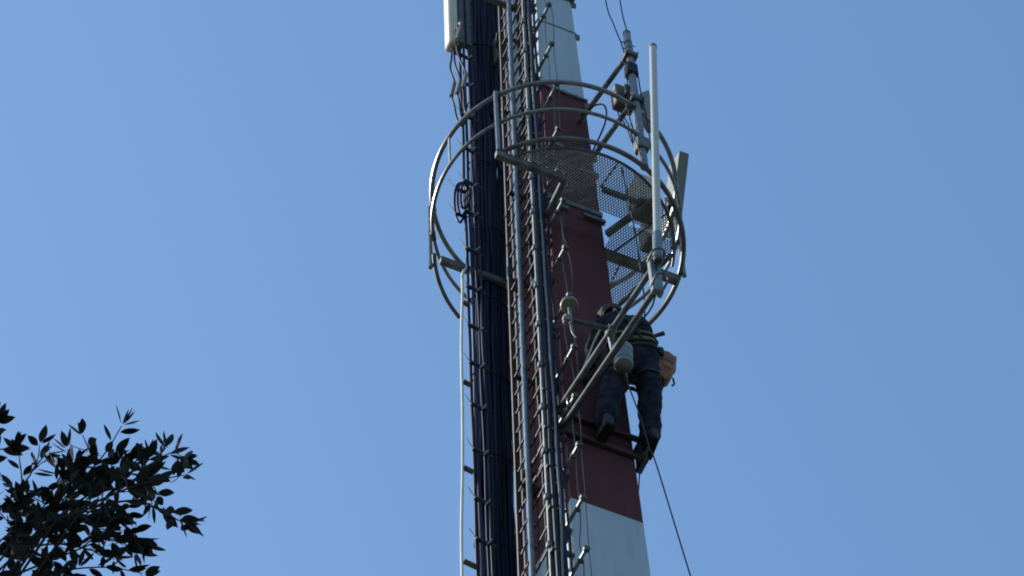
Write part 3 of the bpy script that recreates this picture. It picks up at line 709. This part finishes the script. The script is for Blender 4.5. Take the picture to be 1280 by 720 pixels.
def leaves_on(pts, start, step):
    pts = smoothline(pts, 6); acc = 0; side = 1
    for i in range(1, len(pts)):
        seg = (pts[i]-pts[i-1]); acc += seg.length
        if i/len(pts) > start and acc > step:
            acc = 0; side = -side
            for rep in range(random.choice((1, 1, 2))):
                d = seg.normalized()*.9 + seg.cross(Vector((random.uniform(-1, 1), random.uniform(-1, 1), 1))).normalized()*side*random.uniform(.5, 1.1) + Vector((random.uniform(-.4, .4), random.uniform(-.4, .4), random.uniform(-.5, .3)))
                leaf_frame(pts[i], d, random.uniform(.050, .076))
    seg = pts[-1]-pts[-2]
    for rep in range(3):
        leaf_frame(pts[-1], seg.normalized()+Vector((random.uniform(-.8, .8), random.uniform(-.8, .8), random.uniform(-.6, .6))), random.uniform(.055, .074))
random.seed(21)
for ti, tg in enumerate(TWIGS):
    tg = [Vector(p) for p in tg]
    cw.tube(smoothline([hub, hub.lerp(tg[0], .6)+Vector((0, 0, -.05)), tg[0]], 4), [.0034-.0006*i/8 for i in range(9)], 5)
    sp_ = smoothline(tg, 5); cw.tube(sp_, [.0045-.003*i/(len(sp_)-1) for i in range(len(sp_))], 5)
    leaves_on(tg, .10, .026)
    for t in (.12, .2, .28, .36, .45, .55, .65, .78):
        if random.random() < (.55 if ti not in (6, 7) else .05):
            p = sp_[int(t*(len(sp_)-1))]; d = (sp_[-1]-sp_[0]).normalized()*.5+Vector((random.uniform(-1, 1), random.uniform(-1, 1), random.uniform(-1, 1))).normalized()*.8
            q = p+d.normalized()*random.uniform(.07, .13)
            if q.x < -1.42 or t < .5:
                cw.tube([p, p.lerp(q, .5)+Vector((0, 0, .008)), q], [.003, .0025, .0015], 4); leaves_on([p, p.lerp(q, .5)+Vector((0, 0, .008)), q], .2, .022)
crown = cw.build('crown', 'bark', tr)
NL = Vector((-.9836, -.1509, -.0986)); NB = Vector((-.0849, .8326, -.5474))
def leafmesh(nm):
    m_ = MB(); pr = [(0, .02), (.10, .19), (.24, .35), (.42, .43), (.60, .39), (.78, .26), (.91, .10), (1, .0)]
    mid = [Vector((0, t, -.05*math.sin(t*3.1))) for t, w_ in pr]
    for (t, w_), c in zip(pr, mid): m_.v += [c+Vector((-w_/2, 0, .04*w_*2)), c, c+Vector((w_/2, 0, .04*w_*2))]
    for i in range(7):
        o = i*3; m_.f += [(o, o+1, o+4, o+3), (o+1, o+2, o+5, o+4)]
    return m_
lfm = leafmesh('leaf').mesh('leaf', 'leaf', Vector(), True, 0)
def lmatrix(p, d, x, L):
    n_ = x.cross(d); M_ = Matrix((x*L, d*L, n_*L)).transposed().to_4x4(); M_.translation = p; return M_
extra = MB(); lv = leafmesh('l')
def addleaf(mb_, M_):
    o = len(mb_.v); mb_.v += [M_ @ v for v in lv.v]; mb_.f += [tuple(o+k for k in f) for f in lv.f]
random.shuffle(leafpos)
print('LEAVES', len(leafpos))
cbase = root_loc(crown); cnt = 0
for (p, d, x, L) in leafpos:
    M_ = lmatrix(p+d*.008, d, x, L)
    if cnt < 300 and NL.dot(p) < 1.89 and NB.dot(p) < -12.2:
        o = bpy.data.objects.new('leaf', lfm); COL.objects.link(o); o.parent = crown
        o.matrix_local = Matrix.Translation(-cbase) @ M_; cnt += 1
    else: addleaf(extra, M_)
# the rest of the crown, beyond the picture, plus an added clump shading the leaves
nf = 0
while nf < 9000:
    q = Vector((random.gauss(0, 1), random.gauss(0, 1), random.gauss(0, 1))).normalized()*random.random()**.4
    p = Vector((-3.5+2.1*q.x, -5.8+2.0*q.y, 10.0+2.1*q.z)) if nf < 5500 else Vector((-3.1+1.0*q.x, -6.9+.9*q.y, 12.4+.9*q.z))
    if noise.noise(p*1.3) < -.12: continue
    if not (NL.dot(p) > 1.93 or NB.dot(p) > -12.1): continue
    d = Vector((random.uniform(-1, 1), random.uniform(-1, 1), random.uniform(-.7, .7))).normalized()
    x = d.cross(Vector((random.uniform(-1, 1), random.uniform(-1, 1), random.uniform(.1, 1)))).normalized()
    addleaf(extra, lmatrix(p, d, x, random.uniform(.06, .10))); nf += 1
tag(extra.build('foliage', 'leaf', tr), kind='stuff')
